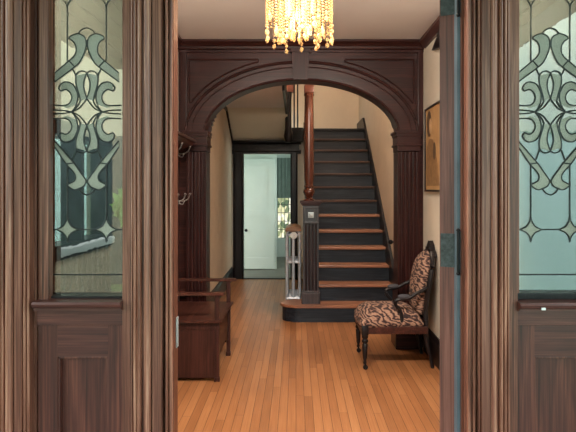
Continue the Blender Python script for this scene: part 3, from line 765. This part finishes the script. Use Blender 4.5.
# ================================================================== RADIATOR
RX0, RX1, RY = X(285.6, 6.85), X(301.0, 6.85), 6.85
rad = thing('radiator', ((RX0+RX1)/2, RY+.3, 0), 'tall silver cast iron radiator with wooden top behind the newel post', 'radiator')
ztop = HZ(229, RY)
rc_ = (RX0+RX1)/2; hw = (RX1-RX0)/2-.016
for i in range(8):
    y = RY + .03 + i*.072; bm = BM()
    for j, xx in enumerate((rc_-hw, rc_, rc_+hw)):
        tube(bm, [(xx, y, .11), (xx, y, ztop-.05)], .0185, 10)
    arc = [(rc_-hw*math.cos(t*PI/8), y, ztop-.06+.05*math.sin(t*PI/8)) for t in range(9)]
    tube(bm, arc, .0195, 10)
    for zz_ in (.11, .16, HZ(262.5,RY), ztop-.075): tube(bm, [(rc_-hw, y, zz_), (rc_+hw, y, zz_)], .014 if zz_ > .2 else .022, 8)
    if i in (0, 7):
        for xx in (rc_-hw, rc_+hw): lathe(bm, [(.026, 0), (.020, .02), (.014, .05), (.018, .11)], xx, y, 10)
    obj('section', bm, M['silver'], rad, smooth=True)
bm = BM(); zc = HZ(235.5, RY)
for r_, d in ((.042, .0), (.030, -.012)): tube(bm, [(rc_+.005, RY+d, zc), (rc_+.005, RY+.03, zc)], r_, 20)
ball(bm, (rc_+.005, RY-.014, zc), .012, 8); lab(obj('end_cap', bm, M['white'], rad, smooth=True), 'pale round end cap')
bm = BM(); n_ = 8
top = [(rc_-(hw+.022)*math.cos(t*PI/n_), ztop-.012+.04*math.sin(t*PI/n_)) for t in range(n_+1)]
prism(bm, [(RX0-.004, ztop-.03)]+top+[(RX1+.004, ztop-.03)], 'y', RY-.012, RY+.6); lab(obj('top_shelf', bm, M['shelfwood'], rad), 'brown wooden top')

# ================================================================== HALL BENCH / HALL TREE (left)
ht = thing('hall_tree', (-.85, 4.75, 0), 'dark wooden hall tree bench with flat arms and coat hooks on the left wall', 'hall tree')
b0, b1 = 4.36, 5.10           # near / far
bx = XL+.004
def leg(name, x, y, z0_, z1_, w=.034, mat=None):
    bm = BM(); box(bm, x-w/2, x+w/2, y-w/2, y+w/2, z0_, z1_, .004); return bm
for y, x in ((b0+.03, -.607), (b1-.03, -.60)):
    bm = leg('leg', x, y, .0, .665); box(bm, x-.021, x+.021, y-.021, y+.021, 0, .035, .005); obj('leg', bm, M['bench_z'], ht)
for y in (b0+.03, b1-.03):
    bm = leg('leg', bx+.04, y, 0, .665); obj('leg', bm, M['bench_z'], ht)
bm = BM(); 
prism(bm, [(bx, b0-.015), (-.585, b0-.015), (-.572, b0-.002), (-.560, b1), (bx, b1)], 'z', .455, .475)
bmesh.ops.bevel(bm, geom=bm.edges[:], offset=.004, segments=2, affect='EDGES')
lab(obj('seat_lid', bm, M['bench'], ht), 'hinged seat lid')
for y in (b0+.018, b1-.042):
    bm = BM(); box(bm, bx+.03, -.62, y, y+.022, .03 if y < 4.8 else .12, .455); box(bm, bx+.03, -.62, y-.006, y+.02, .40, .455, .002); obj('side_panel', bm, M['bench_z'], ht)
bm = BM(); pts = [(b0+.045, .14)]
for i in range(9):
    t = i/8; pts.append((b0+.05+(b1-b0-.10)*t, .14+.06*math.sin(PI*t)))
prism(bm, pts+[(b1-.045, .455), (b0+.045, .455)], 'x', -.625, -.603); obj('front_panel', bm, M['bench_z'], ht)
bm = BM(); box(bm, bx+.03, -.63, b0+.04, b1-.04, .12, .135); obj('bottom_board', bm, M['bench'], ht)
for y, xe in ((b0+.03, -.548), (b1-.03, -.530)):
    bm = BM(); pts = [(bx+.02, y-.03), (xe-.02, y-.035), (xe-.004, y-.025), (xe, y), (xe-.004, y+.025), (xe-.02, y+.035), (bx+.02, y+.03)]
    prism(bm, pts, 'z', .662, .684); bmesh.ops.bevel(bm, geom=bm.edges[:], offset=.004, segments=2, affect='EDGES'); obj('armrest', bm, M['bench'], ht)
# back
bm = BM(); box(bm, bx, bx+.03, 4.64, b1, .475, 1.10); obj('back_panel', bm, M['bench_z'], ht)
for y in (b0+.02, b1-.04):
    bm = BM(); box(bm, bx, bx+.045, y, y+.05, 1.06 if y < 4.6 else .475, 1.94, .004); obj('back_post', bm, M['bench_z'], ht)
for za_, zb_ in ((1.04, 1.14), (1.34, 1.42), (1.78, 1.94)):
    bm = BM(); box(bm, bx, bx+.035, b0+.02, b1, za_, zb_); obj('back_rail', bm, M['bench'], ht)
bm = BM(); box(bm, bx+.005, bx+.018, b0+.06, b1-.04, 1.42, 1.78)
mm, nt, b = nmat('old_mirror'); setp(b, Base_Color=(.55,.62,.55,1), Metallic=1, Roughness=.12); lab(obj('mirror', bm, mm, ht), 'greenish old mirror')
bm = BM(); box(bm, bx, -.90, b0-.02, b1+.05, 1.90, 1.925, .004); prism(bm, [(bx, 1.90), (-.92, 1.90), (-.94, 1.87), (-1.02, 1.84), (bx, 1.83)], 'y', b0-.01, b1+.04)
obj('top_shelf', bm, M['bench'], ht)
def hook(y, z):
    bm = BM(); x = bx+.035
    tube(bm, [(x, y, z), (x+.004, y, z)], .018, 10)
    tube(bm, smooth_pts([(x, y, z), (x+.05, y, z-.01), (x+.10, y, z+.01), (x+.12, y, z+.05)], 4), .0055, 8); ball(bm, (x+.12, y, z+.055), .011, 8)
    tube(bm, smooth_pts([(x, y, z), (x+.03, y, z-.03), (x+.055, y, z-.035), (x+.065, y, z-.015)], 4), .005, 8); ball(bm, (x+.066, y, z-.01), .009, 8)
    obj('coat_hook', bm, M['hook'], ht, smooth=True)
for y in (4.55, 4.85, 5.06): hook(y, 1.38)
for y in (4.70, 5.05): hook(y, 1.80)
# small finial decoration on top
bm = BM(); prism(bm, [(4.45, 1.925), (4.5, 2.0), (4.62, 2.02), (4.73, 2.09), (4.84, 2.02), (4.96, 2.0), (5.01, 1.925)], 'x', bx, bx+.03); obj('crest', bm, M['bench_z'], ht)

# ================================================================== VICTORIAN CHAIR
ch = thing('armchair', (.84, 4.92, 0), 'antique carved armchair in brown animal-stripe fabric against the right wall', 'armchair')
cw = .255; cyc = 4.92
fx, bxr = .565, 1.10
def seat_shape(bm, z0_, z1_, dome, e=0, nx=14, ny=14):
    g0 = []; g1 = []
    def P(u, v):           # u 0 front..1 back, v -1..1
        x = fx-.03-e + (bxr-.05-fx+.03+2*e)*u
        x -= .025*(1-v*v)*(1-u)
        wid = (cw+.012+e)*(1-.10*u)
        return x, cyc+v*wid
    for i in range(nx+1):
        r0 = []; r1 = []
        for j in range(ny+1):
            u, v = i/nx, -1+2*j/ny
            # round corners in plan
            x, y = P(u, v)
            k = max(0, 1-(abs(2*u-1))**5)*max(0, 1-abs(v)**5)
            z = z0_ + (z1_-z0_)*min(1, k**.35 if k > 0 else 0) + dome*k
            r0.append(bm.verts.new((x, y, z0_))); r1.append(bm.verts.new((x, y, max(z, z0_+ (z1_-z0_)*.35))))
        g0.append(r0); g1.append(r1)
    for i in range(nx):
        for j in range(ny):
            bm.faces.new((g1[i][j], g1[i+1][j], g1[i+1][j+1], g1[i][j+1])); bm.faces.new((g0[i][j], g0[i][j+1], g0[i+1][j+1], g0[i+1][j]))
    for i in range(nx):
        bm.faces.new((g0[i][0], g0[i+1][0], g1[i+1][0], g1[i][0])); bm.faces.new((g0[i][ny], g1[i][ny], g1[i+1][ny], g0[i+1][ny]))
    for j in range(ny):
        bm.faces.new((g0[0][j], g1[0][j], g1[0][j+1], g0[0][j+1])); bm.faces.new((g0[nx][j], g0[nx][j+1], g1[nx][j+1], g1[nx][j]))
    bmesh.ops.recalc_face_normals(bm, faces=bm.faces[:])
bm = BM(); seat_shape(bm, .345, .455, .035); lab(obj('seat_cushion', bm, M['fabric'], ch, smooth='all'), 'sprung seat in animal-stripe fabric')
bm = BM()
box(bm, fx+.02, bxr-.02, cyc-cw-.006, cyc-cw+.024, .292, .352, .006); box(bm, fx+.02, bxr-.02, cyc+cw-.024, cyc+cw+.006, .292, .352, .006)
box(bm, fx-.03, fx, cyc-cw+.02, cyc+cw-.02, .290, .352, .006); box(bm, bxr-.04, bxr-.012, cyc-cw+.03, cyc+cw-.03, .300, .40, .004)
obj('seat_rail', bm, M['mahog_y'], ch)
for s in (-1, 1):
    x, y = fx, cyc+s*(cw-.008); bm = BM()
    box(bm, x-.03, x+.028, y-.029, y+.029, .285, .365, .008)
    lathe(bm, [(.008, .045), (.013, .05), (.014, .062), (.011, .075), (.018, .10), (.021, .16), (.024, .205), (.017, .215), (.027, .228), (.027, .240), (.018, .25), (.028, .265), (.026, .29)], x, y, 16)
    l = obj('leg', bm, M['black_wood'], ch, smooth=True)
    bm = BM(); tube(bm, [(x+.004, y-.009, .0205), (x+.004, y+.009, .0205)], .020, 14); box(bm, x-.006, x+.010, y-.013, y+.013, .022, .052, .003)
    lab(obj('caster', bm, M['iron'], l, smooth=True), 'small dark caster')
    yb_ = cyc+s*(cw-.045); bm = BM()
    tube(bm, smooth_pts([(bxr+.03, yb_, 0), (bxr+.005, yb_, .12), (bxr-.025, yb_, .26), (bxr-.025, yb_, .40)], 4), [.015]*4+[.018]*4+[.021]*5, 10)
    obj('leg', bm, M['black_wood'], ch, smooth=True)
# back: shield outline (v, z, lean) lofted
def bxz(z): return bxr-.028 + (z-.42)*.17 - .02*math.sin((z-.42)/.6*PI)
outl = [(0,.0)]
def back_outline(sc, top=1.0):
    base = [(-.19,.43),(-.205,.52),(-.225,.64),(-.232,.74),(-.215,.84),(-.16,.90),(-.10,.935),(0,.955)]
    base = smooth_pts([(a*sc, b_, 0) for a, b_ in base], 3)
    L = [(p.x, p.y) for p in base]; return L + [(-a, b_) for a, b_ in L[-2::-1]]
bm = BM(); ol = back_outline(.90); zc = .70; rings = []
for d, s_ in ((.0, 1.0), (-.035, .98), (-.062, .85), (-.075, .60), (-.080, .30)):
    rings.append([bm.verts.new((bxz(zc+(z-zc)*s_)+d-.012, cyc+v*s_, zc+(z-zc)*s_)) for v, z in ol])
n_ = len(ol)
for a, b_ in zip(rings, rings[1:]):
    for i in range(n_): bm.faces.new((a[i], a[(i+1) % n_], b_[(i+1) % n_], b_[i]))
bm.faces.new(rings[-1]); bm.faces.new(rings[0][::-1]); bmesh.ops.recalc_face_normals(bm, faces=bm.faces[:])
lab(obj('back_cushion', bm, M['fabric'], ch, smooth='all'), 'padded back in animal-stripe fabric')
bm = BM(); ol = back_outline(.99)
tube(bm, [(bxz(z)-.002, cyc+v, z) for v, z in ol], .020, 8)
tube(bm, [(bxz(.43), cyc-.19, .43), (bxz(.43), cyc+.19, .43)], .018, 8)
for s in (-1, 1): tube(bm, [(bxr-.025, cyc+s*(cw-.045), .38), (bxz(.45), cyc+s*.195, .47)], .02, 8)
frame_ = obj('back_frame', bm, M['black_wood'], ch, smooth=True)
bm = BM()   # pointed carved crest
cr = [(-.15,.905),(-.12,.95),(-.075,.965),(-.05,1.0),(-.02,1.02),(0,1.035),(.02,1.02),(.05,1.0),(.075,.965),(.12,.95),(.15,.905),(.08,.925),(0,.935),(-.08,.925)]
xx = bxz(.97); prism(bm, [(cyc+a, b_) for a, b_ in cr], 'x', xx-.020, xx+.022)
for a, z in ((0,.985),(-.05,.965),(.05,.965)): ball(bm, (xx-.022, cyc+a, z), .018, 8, (.6,1,1))
obj('crest', bm, M['black_wood'], frame_)
for s in (-1, 1):
    y = cyc+s*.235; bm = BM()
    tube(bm, smooth_pts([(bxz(.66)-.01, cyc+s*.225, .665), (.99, y+s*.012, .625), (.92, y+s*.02, .585), (.85, y+s*.015, .575), (.815, y+s*.01, .56), (.825, y, .52), (.86, y, .475), (.87, y, .40), (.85, y, .345)], 4), .0155, 10)
    a_ = obj('armrest', bm, M['black_wood'], ch, smooth=True)
    bm = BM(); ball(bm, (.885, y+s*.018, .598), .03, 12, (1.9,.85,.75)); lab(obj('arm_pad', bm, plain('dark_grey_velvet_%d' % (s+1), (.045,.045,.055), .8), a_, smooth='all'), 'dark padded arm rest')

# ================================================================== PICTURES
fy0, fy1, fz0, fz1, fxw = 4.52, 5.17, HZ(191.5,5.17), HZ(109.5,5.17), XR-.001
pf = thing('framed_portrait', (fxw, (fy0+fy1)/2, fz0), 'sepia portrait of a seated woman in a thin dark frame on the right wall', 'picture')
bm = BM(); t = .016
for a in ((fy0, fy1, fz1-t, fz1), (fy0, fy1, fz0, fz0+t), (fy0, fy0+t, fz0, fz1), (fy1-t, fy1, fz0, fz1)): box(bm, fxw-.026, fxw, *a, .003)
obj('frame', bm, M['black_wood'], pf)
bm = BM(); box(bm, fxw-.014, fxw-.002, fy0+.01, fy1-.01, fz0+.01, fz1-.01)
mc, nt, b = nmat('sepia_canvas')
f = noise(nt, mapping(nt, (6,6,6)), 1, 5, .6)
nt.links.new(ramp(nt, f, [(.3, (.44,.25,.105)), (.7, (.60,.37,.17))]), b.inputs['Base Color']); setp(b, Roughness=.5)
obj('picture_print', bm, mc, pf)
def blob(name, cy_, cz_, ry, rz, mat, dx, pts=None):
    bm = BM(); q = pts or [(cy_+ry*math.cos(2*PI*i/20), cz_+rz*math.sin(2*PI*i/20)) for i in range(20)]
    prism(bm, q, 'x', fxw-.0145-dx, fxw-.0138); return obj(name, bm, mat, pf)
msk = plain('print_skin_tone', (.62,.40,.21), .5, 0, .1, 30); mdk = plain('print_dark_brown', (.11,.065,.035), .5, 0, .3, 30); mdr = plain('print_dress_tone', (.30,.17,.075), .5, 0, .3, 25)
hy, hz_ = 5.03, HZ(124, 5.03)
blob('printed_dress', 0, 0, 0, 0, mdr, .0002, [(5.12, fz0+.05), (5.13, fz0+.22), (5.11, fz0+.40), (5.02, fz0+.46), (4.92, fz0+.46), (4.80, fz0+.36), (4.72, fz0+.20), (4.66, fz0+.05)])
blob('printed_hair', hy, hz_, .085, .115, mdk, .0004)
blob('printed_face', hy-.045, hz_-.025, .045, .070, msk, .0008)
blob('printed_chair', 4.84, HZ(151,4.84), .05, .075, mdk, .0006)
bm = BM(); z_ = HZ(49.5, 4.85); prism(bm, [(5.0-.12, z_+.0), (4.55, z_+.13), (4.55, z_-.05)], 'x', XR-.03, XR-.001)
tag(obj('wall_bracket', bm, M['black_wood'], origin=(XR, 4.7, z_)), 'small dark wooden bracket high on the right wall above the portrait', 'bracket')

# ================================================================== CHANDELIER
CHX, CHY = X(299.3, 3.3), 3.3
chd = thing('chandelier', (CHX, CHY, CF), 'lit crystal bead chandelier hanging from the entry ceiling', 'chandelier')
zr = 2.72
bm = BM(); tube(bm, [(CHX+.19*math.cos(2*PI*i/32), CHY+.19*math.sin(2*PI*i/32), zr) for i in range(32)], .008, 8, True)
tube(bm, [(CHX+.12*math.cos(2*PI*i/32), CHY+.12*math.sin(2*PI*i/32), zr) for i in range(32)], .006, 8, True)
for i in range(3):
    a = i*PI/3; tube(bm, [(CHX-.19*math.cos(a), CHY-.19*math.sin(a), zr), (CHX+.19*math.cos(a), CHY+.19*math.sin(a), zr)], .005, 6)
lathe(bm, [(.07, CF-.001), (.07, CF-.02), (.02, CF-.03), (.012, CF-.04), (.012, zr)], CHX, CHY, 16)
obj('ring_frame', bm, M['brass'], chd, smooth=True)
def strand(x, y, z0_, z1_, r, drop):
    bm = BM(); z = z0_
    while z > z1_+ (0.03 if drop else 0):
        v = bmesh.ops.create_icosphere(bm, subdivisions=1, radius=r)['verts']
        for q in v: q.co += Vector((x, y, z))
        z -= r*2.25
    s_ = obj('bead_strand', bm, M['bead'], chd)
    if drop:
        bm = BM(); kind = random.random()
        if kind < .6:
            for k, rr in ((0, .013), (1, .016)):
                v = bmesh.ops.create_icosphere(bm, subdivisions=1, radius=rr)['verts']
                for q in v: q.co = Vector((q.co.x*.8+x, q.co.y*.8+y, q.co.z*1.15+z-.012-k*.034))
        else:
            lathe(bm, [(.002, z+.01), (.006, z), (.012, z-.02), (.008, z-.04), (.001, z-.055)], x, y, 6)
        obj('crystal_drop', bm, M['bead'], s_)
cnt = 0
for i in range(38):
    a = 2*PI*i/38; zb = HZ(30, 3.2) - .0 + random.uniform(-.03, .05)
    if i % 3 == 0: zb = HZ(43, 3.2)+random.uniform(-.015, .02)
    strand(CHX+.19*math.cos(a), CHY+.19*math.sin(a), zr, zb+.05, .0072, i % 3 == 0 or random.random() < .5)
for i in range(22):
    a = 2*PI*i/22+.1; strand(CHX+.12*math.cos(a), CHY+.12*math.sin(a), zr, HZ(38, 3.2)+.05+random.uniform(-.03, .05), .0075, True)
for i in range(8):
    a = 2*PI*i/8; strand(CHX+.045*math.cos(a), CHY+.045*math.sin(a), zr, HZ(42, 3.3)+.05+random.uniform(-.02, .02), .0075, True)
for i in range(5):
    a = 2*PI*i/5; bm = BM(); bx_, by_ = CHX+.08*math.cos(a), CHY+.08*math.sin(a)
    lathe(bm, [(.006, 2.49), (.014, 2.51), (.017, 2.535), (.012, 2.57), (.008, 2.60)], bx_, by_, 12); obj('bulb', bm, M['bulb'], chd, smooth=True)
    bm = BM(); lathe(bm, [(.010, 2.60), (.011, 2.66), (.008, 2.72)], bx_, by_, 10); obj('bulb_socket', bm, M['brass'], chd, smooth=True)

# ================================================================== OUTDOORS (seen in the sidelight reflections)
def house(name, x0, x1, y0, y1, ht_, mat, label, sidewin):
    r = thing(name, ((x0+x1)/2, (y0+y1)/2, -.8), label, 'house')
    bm = BM(); box(bm, x0, x1, y0, y1, -.8, ht_); obj('wall', bm, mat, r)
    bm = BM(); box(bm, x0-.1, x1+.1, y0-.1, y1+.1, ht_, ht_+.12); obj('roof', bm, M['white'], r)
    if not sidewin:
        bm = BM(); box(bm, x0-.04, x1+.04, y1, y1+.05, 2.6, ht_); obj('upper_siding', bm, M['mint_siding'], r)
    if sidewin:
        bm = BM(); box(bm, x0-.1, x1+.1, y1, y1+.5, -.8, 2.75); obj('dark_reflection_slab', bm, M['slate'], r)  # dark slab added so the lower left sidelight reflects less brightness
    for (wx, w_, za, zb) in sidewin:
        bm = BM(); box(bm, wx-w_/2-.08, wx+w_/2+.08, y1, y1+.06, za-.08, zb+.08); wf = obj('window_frame', bm, M['white'], r)
        bm = BM(); box(bm, wx-w_/2, wx+w_/2, y1+.05, y1+.09, za, zb); obj('pane', bm, M['glass_dark'], wf)
house('house', 3.3, 14.5, -16, -7, 6.5, M['aqua'], 'pale aqua house across the garden', [])
house('house', -11.0, -4.0, -16, -10, 6.5, M['beige_house'], 'beige house across the lawn', [(-8.4, .8, 4.2, 5.4)])
def tree(x, y, h, r, label):
    t = thing('tree', (x, y, -.8), label, 'tree')
    bm = BM(); lathe(bm, [(.16, -.8), (.12, .2), (.09, h*.6)], x, y, 8); obj('trunk', bm, M['bench_z'], t)
    bm = BM()
    for i in range(220):
        a, b_ = random.uniform(0, 2*PI), random.uniform(-1, 1); q = r*(random.random()**.4)
        c = Vector((x+q*math.cos(a)*math.sqrt(1-b_*b_), y+q*math.sin(a)*math.sqrt(1-b_*b_), h+q*b_*.9))
        u = Vector((random.uniform(-1,1), random.uniform(-1,1), random.uniform(-1,1))).normalized()*.16; w = u.cross(Vector((random.random(), 1, .3))).normalized()*.11
        bm.faces.new([bm.verts.new(c+u), bm.verts.new(c+w), bm.verts.new(c-u), bm.verts.new(c-w)])
    obj('foliage', bm, M['leaf'], t)
tree(-3.3, -8.2, 1.1, .6, 'small leafy tree beside the beige house')
tree(-5.2, 5.2, 1.6, 1.2, 'leafy tree outside the side window of the entry')
tree(-6.4, -7.6, 1.3, .9, 'low bushy tree in front of the beige house')
pr = thing('porch_railing', (-2.15, -.9, 0), 'white-topped porch railing with dark balusters', 'railing')
bm = BM(); box(bm, -2.19, -2.11, -2.5, 1.0, .86, .93, .01); obj('rail', bm, M['white'], pr)
bm = BM(); box(bm, -2.18, -2.12, -2.5, 1.0, .08, .14); obj('rail', bm, M['grey_dark'], pr)
for i in range(24):
    y = -2.4+i*.145; bm = BM(); box(bm, -2.17, -2.13, y-.02, y+.02, .14, .86); obj('baluster', bm, M['grey_dark'], pr)

# ================================================================== LIGHT
w = bpy.data.worlds.new('sky'); S.world = w; w.use_nodes = True; nt = w.node_tree
bg = nt.nodes['Background']; tc = nt.nodes.new('ShaderNodeTexCoord'); sp = nt.nodes.new('ShaderNodeSeparateXYZ')
nt.links.new(tc.outputs['Generated'], sp.inputs[0])
nt.links.new(ramp(nt, sp.outputs['Z'], [(0, (.55,.66,.66)), (.15, (.80,.93,.90)), (.6, (.88,.95,.95))]), bg.inputs[0])
bg.inputs[1].default_value = 5.0
def light(kind, name, loc, energy, color, size=.2, rot=(0,0,0), sy=None):
    l = bpy.data.lights.new(name, kind); l.energy = energy; l.color = color
    if kind == 'AREA':
        l.size = size
        if sy: l.shape = 'RECTANGLE'; l.size_y = sy
    else: l.shadow_soft_size = size
    o = bpy.data.objects.new(name, l); COL.objects.link(o); o.location = loc; o.rotation_euler = rot; return o
# added housings and window frame, out of view, for the fill lights below
def fill_housing(name, bmf, loc, label):
    t = thing(name, loc, label, 'ceiling light'); obj('housing', bmf, M['brass'], t, smooth=True); return t
bm = BM(); prism(bm, [(2.26, CF-.001), (2.66, CF-.001), (2.62, CF-.012), (2.28, 2.62), (2.25, 2.62)], 'x', -.6, .7)
fill_housing('vestibule_fill_housing', bm, (.05, 2.3, CF), 'added brass housing for the unseen fill light just inside the front door')
bm = BM(); lathe(bm, [(.09, CH-.001), (.09, CH-.012), (.03, CH-.022), (.012, CH-.03), (.012, 2.62)], .62, 5.78, 20)
fill_housing('hall_fill_housing', bm, (.62, 5.78, CH), 'small added brass housing for the unseen fill light right behind the archway')
bm = BM(); lathe(bm, [(.09, 4.999), (.09, 4.98), (.02, 4.96), (.012, 4.95), (.012, 4.58), (.04, 4.56), (.04, 4.54)], .75, 7.4, 20)
fill_housing('stairwell_fill_housing', bm, (.75, 7.4, 5.0), 'added brass housing for the unseen fill light high over the stairs')
bm = BM()
for y0_, y1_, z0_, z1_ in ((9.5, 9.56, .98, 2.02), (10.84, 10.9, .98, 2.02), (9.56, 10.84, .98, 1.04), (9.56, 10.84, 1.96, 2.02)): box(bm, .84, .949, y0_, y1_, z0_, z1_)
struct('fill_window_frame', bm, M['white'])  # frame added on the solid wall around the back-room fill
light('POINT', 'chandelier_glow', (CHX, CHY, 2.45), 5.5, (1,.76,.48), .08)
light('AREA', 'vestibule_fill', (.05, 2.50, 2.72), 102, (1,.86,.74), 1.2, (R(38), 0, 0), .3)  # unseen area fill added to brighten the entry
light('POINT', 'stairwell_fill', (.75, 7.4, 4.5), 110, (1,.84,.68), .15)  # unseen fill added overhead to brighten the stairwell
light('POINT', 'hall_fill', (.62, 5.78, 2.60), 36, (1,.80,.60), .10)  # unseen warm fill added behind the arch to brighten the stair wall
light('AREA', 'back_room_fill', (.85, 10.2, 1.5), 24, (.80,1,.95), .9, (0, R(90), 0), 1.25)  # added cool fill standing in for daylight in the back room

# ================================================================== CAMERA
cam = bpy.data.cameras.new('camera'); co = bpy.data.objects.new('camera', cam); COL.objects.link(co); S.camera = co
co.location = (0, 0, H); co.rotation_euler = (R(90), 0, 0)
cam.sensor_width = 36; cam.lens = F/576*36
cam.shift_x = -(VX-288)/576; cam.shift_y = (VY-216)/576
cam.clip_start = .02; cam.clip_end = 300
S.view_settings.view_transform = 'Standard'; S.view_settings.look = 'None'; S.view_settings.gamma = 1; S.view_settings.exposure = 0
